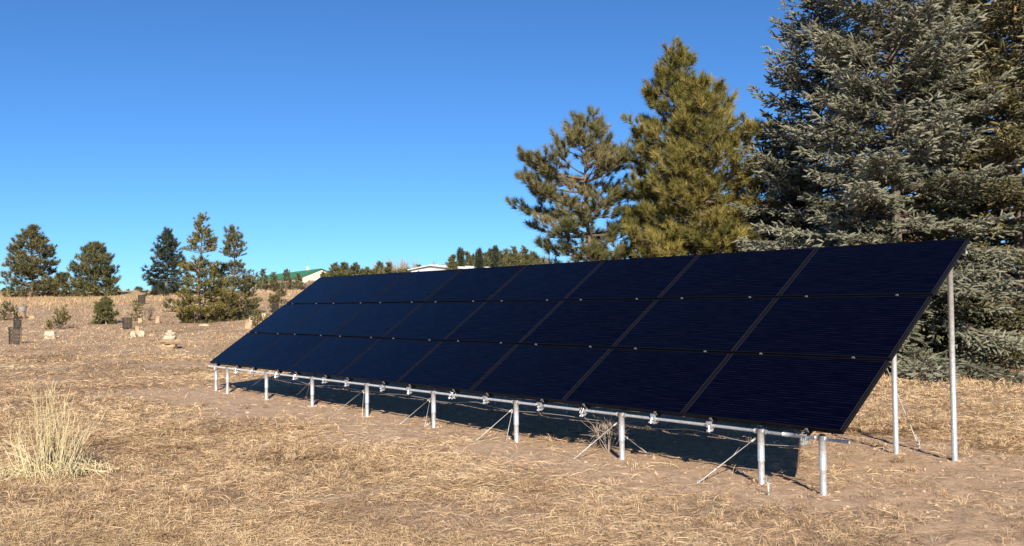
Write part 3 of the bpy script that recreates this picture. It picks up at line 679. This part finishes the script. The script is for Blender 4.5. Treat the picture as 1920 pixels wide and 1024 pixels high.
# bare trees on the skyline
for i_, (px, yt, wd) in enumerate(((733, 487, 14), (757, 486, 12), (778, 491, 10), (812, 489, 12), (704, 494, 8))):
    d_ = 190+i_*7; b = col_at(px, d_); H = zpix(px, yt, d_)-b[2]
    nm = ['second from left', 'third from left', 'fourth from left', 'rightmost', 'leftmost'][i_]
    bare(b, H, wd*d_/FPX*1.2, 410+i_, 'greyish leafless tree on the skyline, %s of the bare trees' % nm, 'bare tree', 'bare_tree', 110, .05, fork=5, group='leafless trees on the skyline', tint=.62)

# clump of pale stalks at the lower left
def weed_clump():
    b = at(92, 893); rg = np.random.default_rng(55); root = tag(empty('weed_clump', tuple(b)), 'pale yellow clump of tall dry stalks at the lower left', 'dry weed')
    up = MB()
    cl = [(-.24, -.34, .52, 9), (-.14, -.20, .72, 10), (-.04, -.08, .96, 20), (.01, .03, 1.0, 22), (.08, .13, .84, 14), (.15, .30, .72, 16), (.20, .50, .66, 15), (.05, .24, .9, 8), (-.18, -.55, .42, 8), (.0, -.02, .8, 14)]
    for cx, ln_, hm, c_ in cl:
        for _ in range(int(c_*.72)):
            lean = ln_+rg.normal(0, .10); H = hm*rg.uniform(.5, 1.0)*1.03
            p0 = np.array([cx+rg.normal(0, .03), rg.normal(0, .07), 0]); dx = lean*H*.8; dy = rg.normal(0, .16)*H; bow = rg.normal(0, .035)
            tt = np.linspace(0, 1, 7)[:, None]
            P_ = p0 + np.concatenate([dx*tt**1.5+bow*np.sin(tt*3.1), dy*tt, H*tt*(1-.05*tt)], 1); P_[1:-1] += rg.normal(0, .005, (5, 3))
            ti = .30+.5*rg.random(); k0 = rg.uniform(.75, 1.15)
            up.tube(P_, k0*np.array([.0043, .0041, .0037, .0032, .0026, .002, .001]), 4, False, ti)
            for _ in range(rg.integers(1, 5)):
                u = rg.uniform(.4, .97); i0 = min(int(u*6), 5); q = P_[i0]*(1-(u*6-i0))+P_[i0+1]*(u*6-i0)
                d = np.array([rg.normal(0, .4)+lean*.5, rg.normal(0, .35), 1.]); l_ = rg.uniform(.05, .20)
                up.tube([q, q+d*l_*.5+rg.normal(0, .006, 3), q+d*l_], [.0019, .0014, .0007], 3, False, ti-.05)
    up.build('upright_stalks', M['weed'], root)
    lo = MB()
    for _ in range(380):
        a_ = rg.uniform(0, 6.28); ln = rg.uniform(.08, .32)*(1.5 if rg.random() < .18 else 1); p0 = np.array([rg.normal(0, .21), rg.normal(0, .13), .0])
        d = np.array([math.cos(a_), math.sin(a_)*.8]); tt = np.linspace(0, 1, 5)[:, None]; hh = rg.uniform(.03, .26)
        P_ = np.concatenate([p0[:2]+d*ln*tt, hh*4*tt*(1-tt)*.6+.012+.03*rg.random()*tt], 1); P_[1:] += rg.normal(0, .008, (4, 3)); P_[:, 2] = np.maximum(P_[:, 2], .006)
        lo.tube(P_, np.array([.0036, .0034, .003, .0024, .0012]), 3, False, .25+.5*rg.random())
    for (px, py) in ((220, 886), (205, 893), (190, 880), (176, 840), (2, 845), (8, 870)):  # long fallen stalks
        e = at(px, py)-b; tt = np.linspace(0, 1, 7)[:, None]
        for _ in range(3 if px > 180 else 2):
            ee = e + rg.normal(0, .02, 3); P_ = np.concatenate([ee[:2]*tt, np.full((7, 1), .02)+.12*tt*(1-tt)+(.25*tt if px == 176 else 0) + (.1*tt if px < 10 else 0)], 1); P_[1:-1] += rg.normal(0, .007, (5, 3))
            lo.tube(P_, .0042, 4, False, .8)
    lo.build('fallen_stalks', M['weed'], root)
weed_clump()

# ------------------------------------------------------------------ stones, cages, stump
def stone(loc, hx, hy, hz, seed, label, material='stone', group=None, rz=0, name='stone', cat='stone', tilt=0, amp=.62):
    rg = np.random.default_rng(seed); import bmesh
    bm = bmesh.new(); bmesh.ops.create_cube(bm, size=2)
    bmesh.ops.subdivide_edges(bm, edges=bm.edges[:], cuts=3, use_grid_fill=True)
    for v in bm.verts:
        p = np.array(v.co); q = p/np.linalg.norm(p)*1.25; p = p*.62+q*.38
        p += np.array([vnoise(p[1]*1.9+seed, p[2]*1.9, seed)-.5, vnoise(p[0]*1.9+seed, p[2]*1.9, seed+1)-.5, vnoise(p[0]*1.9+seed, p[1]*1.9, seed+2)-.5])*amp
        v.co = p*np.array([hx, hy, hz])
    me = bpy.data.meshes.new(name); bm.to_mesh(me); bm.free(); me.materials.append(M[material])
    o = bpy.data.objects.new(name, me); col.objects.link(o); o.location = (loc[0], loc[1], loc[2]+hz*.92); o.rotation_euler = (0, tilt, rz)
    return tag(o, label, cat, group)
b = at(319, 655); s = b[1]/FPX; z = b[2]-.02
for i_, (dx, w_, h_, lb, mt) in enumerate(((-1, 12, 9.5, 'blocky tan bottom stone of the balanced stone cairn', 'stone'), (1, 15.5, 8, 'wide orange tan slab, second from the bottom of the cairn', 'stone'), (0, 13.5, 6.5, 'flat pale slab, third from the bottom of the cairn', 'pstone'), (1, 8, 5.2, 'small pale stone, fourth from the bottom of the cairn', 'pstone'), (-1, 4.2, 3.6, 'smallest pale stone on the very top of the cairn', 'pstone'))):
    stone((b[0]+dx*s, b[1], z), w_*s, w_*s*.8, h_*s*.62, 500+i_, lb, mt, 'stones of the balanced cairn', rz=i_*.9, cat='stone', tilt=(-.06, .05, -.05, .06, 0)[i_], amp=.34); z += h_*s*1.12
def stone_at(px, py, wpx, hpx, seed, label, material='pstone', group=None, rz=.2, name='rock'):
    b = at(px, py); s = b[1]/FPX; return stone((b[0], b[1], b[2]-.03), wpx*s/2*.84, wpx*s/2.6*.84, hpx*s/2*.88+.01, seed, label, material, group, rz, name, 'rock')
stone_at(95, 635, 21, 16, 520, 'square cream rock near the double mesh cages')
stone_at(250, 632, 11, 13, 521, 'pale pointed rock left of its twin near the dark mesh cage'); stone_at(265, 631, 13, 13, 522, 'pale pointed rock right of its twin near the dark mesh cage')
stone_at(258, 626, 8, 16, 523, 'small tall rock behind the two pale pointed rocks', 'stone')
stone_at(263, 606, 9, 11, 524, 'pinkish block under the bare brown bush', 'stone'); stone_at(296, 606, 8, 15, 525, 'upright pinkish block right of the bare brown bush', 'stone')
stone_at(475, 604, 16, 13, 526, 'pale rock before the yellow green shrub', 'pstone'); stone_at(492, 597, 14, 10, 527, 'pale rock behind the yellow green shrub', 'pstone'); stone_at(466, 616, 14, 15, 528, 'tan rock left of the yellow green shrub', 'stone')
stone_at(382, 612, 20, 5, 529, 'flat pale slab at the foot of the tiered pine', 'pstone')
def cage(px, py, wpx, hpx, label, seed=0, flare=1.1):
    b = at(px, py); s = b[1]/FPX; r = wpx*s/2; h = hpx*s; wv = .0055*max(1, b[1]/26)
    root = tag(empty('mesh_cage', tuple(b)), label, 'wire cage', 'dark mesh cages round saplings'); mb = MB(); k = 22
    for q in range(k):
        a_ = q*2*np.pi/k; mb.tube([[r*math.cos(a_), r*math.sin(a_), 0], [r*flare*math.cos(a_), r*flare*math.sin(a_), h]], wv, 4, False)
    aa = np.linspace(0, 2*np.pi, 23)
    for q in range(13):
        t = q/12; rr_ = r*(1+(flare-1)*t); mb.tube(np.stack([rr_*np.cos(aa), rr_*np.sin(aa), 0*aa+h*t], 1), wv*(1.8 if q == 12 else 1), 4, False)
    mb.build('wire_mesh', M['mesh'], root)
    for q in (0, 1):
        st_ = MB(); x_ = (q*2-1)*r*1.02; st_.tube([[x_, 0, -.05], [x_*flare, 0, h*1.04]], .012, 6); st_.build('stake', M['wood'], root)
cage(28, 646, 20, 32, 'larger dark mesh cage at the left, in front of a smaller cage'); cage(33, 618, 13, 18, 'smaller dark mesh cage behind the larger one at the left')
cage(239, 617, 17, 21, 'squat dark mesh cage before the bare brown bush'); cage(266, 571, 12, 17, 'far small mesh cage behind the bare brown bush')
cage(355, 603, 16, 21, 'mesh cage at the foot of the tiered scraggly pine'); cage(517, 590, 11, 20, 'narrow mesh cage beside the left edge of the array')
# stump with a tub on it
b = at(40, 597); s = b[1]/FPX
mb = MB(); mb.tube([[0, 0, -.05], [0, 0, 8*s], [0, 0, 13*s]], [8*s, 7.5*s, 7*s], 12); o = mb.build('stump', M['wood'], loc=b); tag(o, 'orange brown wooden stump carrying a grey tub', 'stump')
mb = MB(); z = 13*s; mb.tube([[2*s, 0, z], [2*s, 0, z+9*s], [2*s, 0, z+9.5*s]], [7*s, 8*s, 8.6*s], 14); o = mb.build('tub', M['tub'], loc=b); tag(o, 'round grey tub sitting on a wooden stump', 'tub')
stone_at(28, 590, 9, 10, 530, 'tan rock between the small round pine and the stump', 'stone'); stone_at(60, 598, 12, 7, 531, 'dark low rock right of the stump', 'stone')

# ------------------------------------------------------------------ buildings
M['green'] = mottled('green_metal_roof', (.015, .12, .065), (.02, .15, .085), .8, .5, bs=0)
M['cream'] = mottled('cream_wall', (.62, .56, .42), (.72, .66, .52), .5, .8, bs=0)
M['white'] = mottled('white_metal', (.66, .68, .72), (.78, .79, .80), .6, .5, bs=0)
M['dark'] = mat('dark_opening', (.02, .02, .022), .4)
M['red'] = mottled('brown_red_siding', (.09, .035, .03), (.14, .055, .045), 2, .8, bs=.2)
M['shingle'] = mottled('grey_shingle', (.12, .11, .10), (.2, .18, .17), 5, .9, bs=.3)
def barn(name, label, cat, o, ax, length, width, eave, ridge, wallm, roofm, over=.4, nwin=6, vent=True):
    """o: near end centre on the ground, ax: unit direction of the ridge going away"""
    rz = math.atan2(ax[1], ax[0]); root = tag(empty(name, tuple(o), rz), label, cat); hw = width/2
    mb = MB(); V = []; 
    for x_ in (0, length): V += [[x_, -hw, -3], [x_, hw, -3], [x_, hw, eave], [x_, 0, ridge-.05], [x_, -hw, eave]]
    mb.V.append(np.array(V, float)); mb.T.append(np.full(10, .5)); mb.n = 10
    mb.F += [np.array([[0, 1, 2, 3, 4]]), np.array([[9, 8, 7, 6, 5]]), np.array([[0, 4, 9, 5], [1, 6, 7, 2], [4, 3, 8, 9], [3, 2, 7, 8]])]
    wl = mb.build('wall', M[wallm], root)
    rf = MB(); sl_ = (ridge-eave)/hw; e = over
    for sg in (-1, 1):
        a0 = [(-e, sg*(hw+e), eave-e*sl_+.03), (length+e, sg*(hw+e), eave-e*sl_+.03), (length+e, 0, ridge+.03), (-e, 0, ridge+.03)]
        T_ = np.array(a0); B2 = T_+[0, 0, .14]
        rf.add(np.concatenate([T_, B2]), [[0, 1, 2, 3], [7, 6, 5, 4], [0, 4, 5, 1], [3, 2, 6, 7], [0, 3, 7, 4], [1, 5, 6, 2]])
        for x_ in np.arange(0, length, 1.2):
            rf.add([(x_, sg*(hw+e), eave-e*sl_+.175), (x_+.08, sg*(hw+e), eave-e*sl_+.175), (x_+.08, 0, ridge+.205), (x_, 0, ridge+.205), (x_+.04, sg*(hw+e), eave-e*sl_+.24), (x_+.04, 0, ridge+.27)], [[0, 4, 5, 3], [4, 1, 2, 5]])
    roof = rf.build('roof', M[roofm], root)
    if vent:
        v_ = MB(); v_.box((length*.22, 0, ridge+.5), (.35, .35, .35)); v_.tube([[length*.22, 0, ridge+.85], [length*.22, 0, ridge+1.25]], [.5, .05], 6)
        v_.build('roof_vent', M[wallm], roof)
    d_ = MB(); d_.box((-.03, 0, 1.5), (.03, 1.6, 1.5)); d_.build('door', M['dark'], root)
    for q in range(nwin):
        d_ = MB(); x_ = length*(q+.5)/nwin; d_.box((x_, hw+.02, eave*.55), (.7, .03, .45)); d_.build('window', M['dark'], root)
        fr = MB(); fr.box((x_, hw+.025, eave*.55+.5), (.8, .05, .05)); fr.box((x_, hw+.025, eave*.55-.5), (.8, .05, .05)); fr.build('window_trim', M['white'], root)
    return root
n_ = np.array([(602-960)/FPX*230, 230.]); f_ = np.array([(500-960)/FPX*277, 277.]); ax = (f_-n_)/np.linalg.norm(f_-n_)
zb = 5.0
barn('barn', 'long cream barn with a green metal roof far behind the field', 'barn', (n_[0], n_[1], zb), ax, float(np.linalg.norm(f_-n_)), 9.4, zpix(600, 519, 230)-zb, zpix(602, 505, 230)-zb, 'cream', 'green')
n_ = np.array([(808-960)/FPX*150, 150.]); zb = float(ht(n_[0], n_[1]))
f_ = np.array([(925-960)/FPX*163, 163.]); ax = (f_-n_)/np.linalg.norm(f_-n_)
barn('white_shed', 'low white metal building showing over the top edge of the panels', 'shed', (n_[0], n_[1], zb), ax, 26, 9, zpix(800, 505, 150)-zb, zpix(800, 499, 150)-zb, 'white', 'white')
b = col_at(1400, 42)
barn('house', 'brown red house half hidden between pine and spruce', 'house', (b[0]-1, b[1], b[2]), np.array([.97, .24]), 9, 7, zpix(1400, 432, 42)-b[2], zpix(1400, 380, 42)-b[2], 'red', 'red', nwin=2, vent=False)

# ------------------------------------------------------------------ skyline trees
def sky_pine(px, yt, wpx, dist, seed, label, kind, group):
    b = col_at(px, dist); H = zpix(px, yt+2, dist)-b[2]; s = dist/FPX; w_ = wpx*s/2*1.1
    if kind == 's':
        spruce(px, dist, H, w_*1.5, seed, label, material='fspruce', whorl=H*.06, nb=6, tw_len=.5, temps=LOW, loc=b, powr=1.0, droop=.15, sec_step=1.0, group=group, dens=.7, tshift=.15)
    else:
        pine(px, dist, H, seed, label, lr_prof([(0, w_*.7), (.5, w_), (.8, w_*.8), (1, w_*.15)], [(0, w_*.7), (.5, w_), (.8, w_*.8), (1, w_*.15)]), material='gpine', gap=H*.055, nb=5, tuft=.5, temps=LOW, loc=b, zlow=.25, group=group, tshift=.0, rag=(.5, 1.1))
row1 = [(628, 496, 22), (646, 493, 22), (668, 494, 30), (690, 503, 14), (712, 492, 24), (729, 494, 10), (786, 498, 12), (830, 497, 10), (842, 494, 12)]
for i_, (px, yt, wd) in enumerate(row1):
    sky_pine(px, yt, wd, 170+(i_*37 % 30), 600+i_, 'small round far pine, number %d from the left between barn and white building' % (i_+1), 'p', 'far pines between barn and white building')
row2 = [(848, 481, 16, 'p'), (864, 469, 9, 's'), (878, 474, 16, 'p'), (889, 479, 12, 'p'), (899, 471, 9, 's'), (911, 475, 12, 'p'), (920, 470, 12, 's'), (929, 466, 10, 's'), (939, 472, 16, 'p'), (952, 468, 18, 'p'), (967, 464, 20, 'p'), (983, 464, 24, 'p'), (1000, 474, 22, 'p')]
for i_, (px, yt, wd, kd) in enumerate(row2):
    sky_pine(px, yt, wd, 140+(i_*53 % 40), 630+i_, ('pointed far spruce' if kd == 's' else 'bushy far pine')+', number %d from the left between white building and slimmer pine' % (i_+1), kd, 'far trees right of the white building')
for i_, (px, yt, wd) in enumerate(((258, 538, 9), (240, 543, 8), (222, 541, 10), (8, 540, 14), (142, 543, 14))):
    sky_pine(px, yt, wd, 330+i_*12, 660+i_, 'tiny far tree on the left horizon, ' + ['just left of the dark spruce', 'second left of the dark spruce', 'right beside the rounded pine', 'at the left edge', 'between the two bushy field pines'][i_], 'p', 'tiny trees on the left horizon')
def woods(name, label, px0, px1, d0, d1, prof_y, n, scl, seed, material):
    rg = np.random.default_rng(seed); px = rg.uniform(px0, px1, n); d = rg.uniform(d0, d1, n)
    dx = np.array([ray(p_, 560) for p_ in (px0, px1)]); sl = np.interp(px, (px0, px1), dx[:, 0]/dx[:, 1]); x = sl*d; y = d
    zt = ht(x, y); yy = np.interp(px, *zip(*prof_y)) + (fbm(px*.09, px*0, seed)-.5)*12 + (vnoise(px*.5, px*0, seed+3)-.5)*4
    dz = ray(960, 0)*0; tz = CAMH + np.array([ray(p_, q_)[2]/ray(p_, q_)[1] for p_, q_ in zip(px, yy)])*d
    z = zt + (np.maximum(tz-zt, .5))*rg.random(n)**.7
    D = rg.normal(0, .5, (n, 3)) + np.array([0, 0, .6]); mbw = MB(); Mx_ = frames(D, scl*rg.uniform(.7, 1.3, n), rg); c = rg.integers(0, 3, n); P_ = np.stack([x, y, z], 1); T_ = np.clip(.52 + (fbm(px*.12, d*.1, seed+5)-.5)*.9 + rg.normal(0, .08, n), 0, 1)
    for q, (tv, tf) in enumerate(LOW): mbw.inst(tv, tf, Mx_[c == q], P_[c == q], T_[c == q])
    tag(mbw.build(name, material), label, 'woods', kind='stuff')
woods('distant_woods', 'low continuous far woods along the skyline above the panels', 612, 1012, 185, 215, [(612, 516), (640, 509), (700, 510), (780, 508), (840, 503), (900, 490), (960, 481), (1012, 482)], 9000, .7, 901, M['fpine'])
woods('distant_brush', 'brownish twiggy brush before the green roofed barn', 488, 625, 170, 200, [(488, 534), (560, 532), (625, 528)], 1500, .6, 902, M['twig'])
print('objects', len(bpy.data.objects), 'verts', sum(len(me.vertices) for me in bpy.data.meshes))
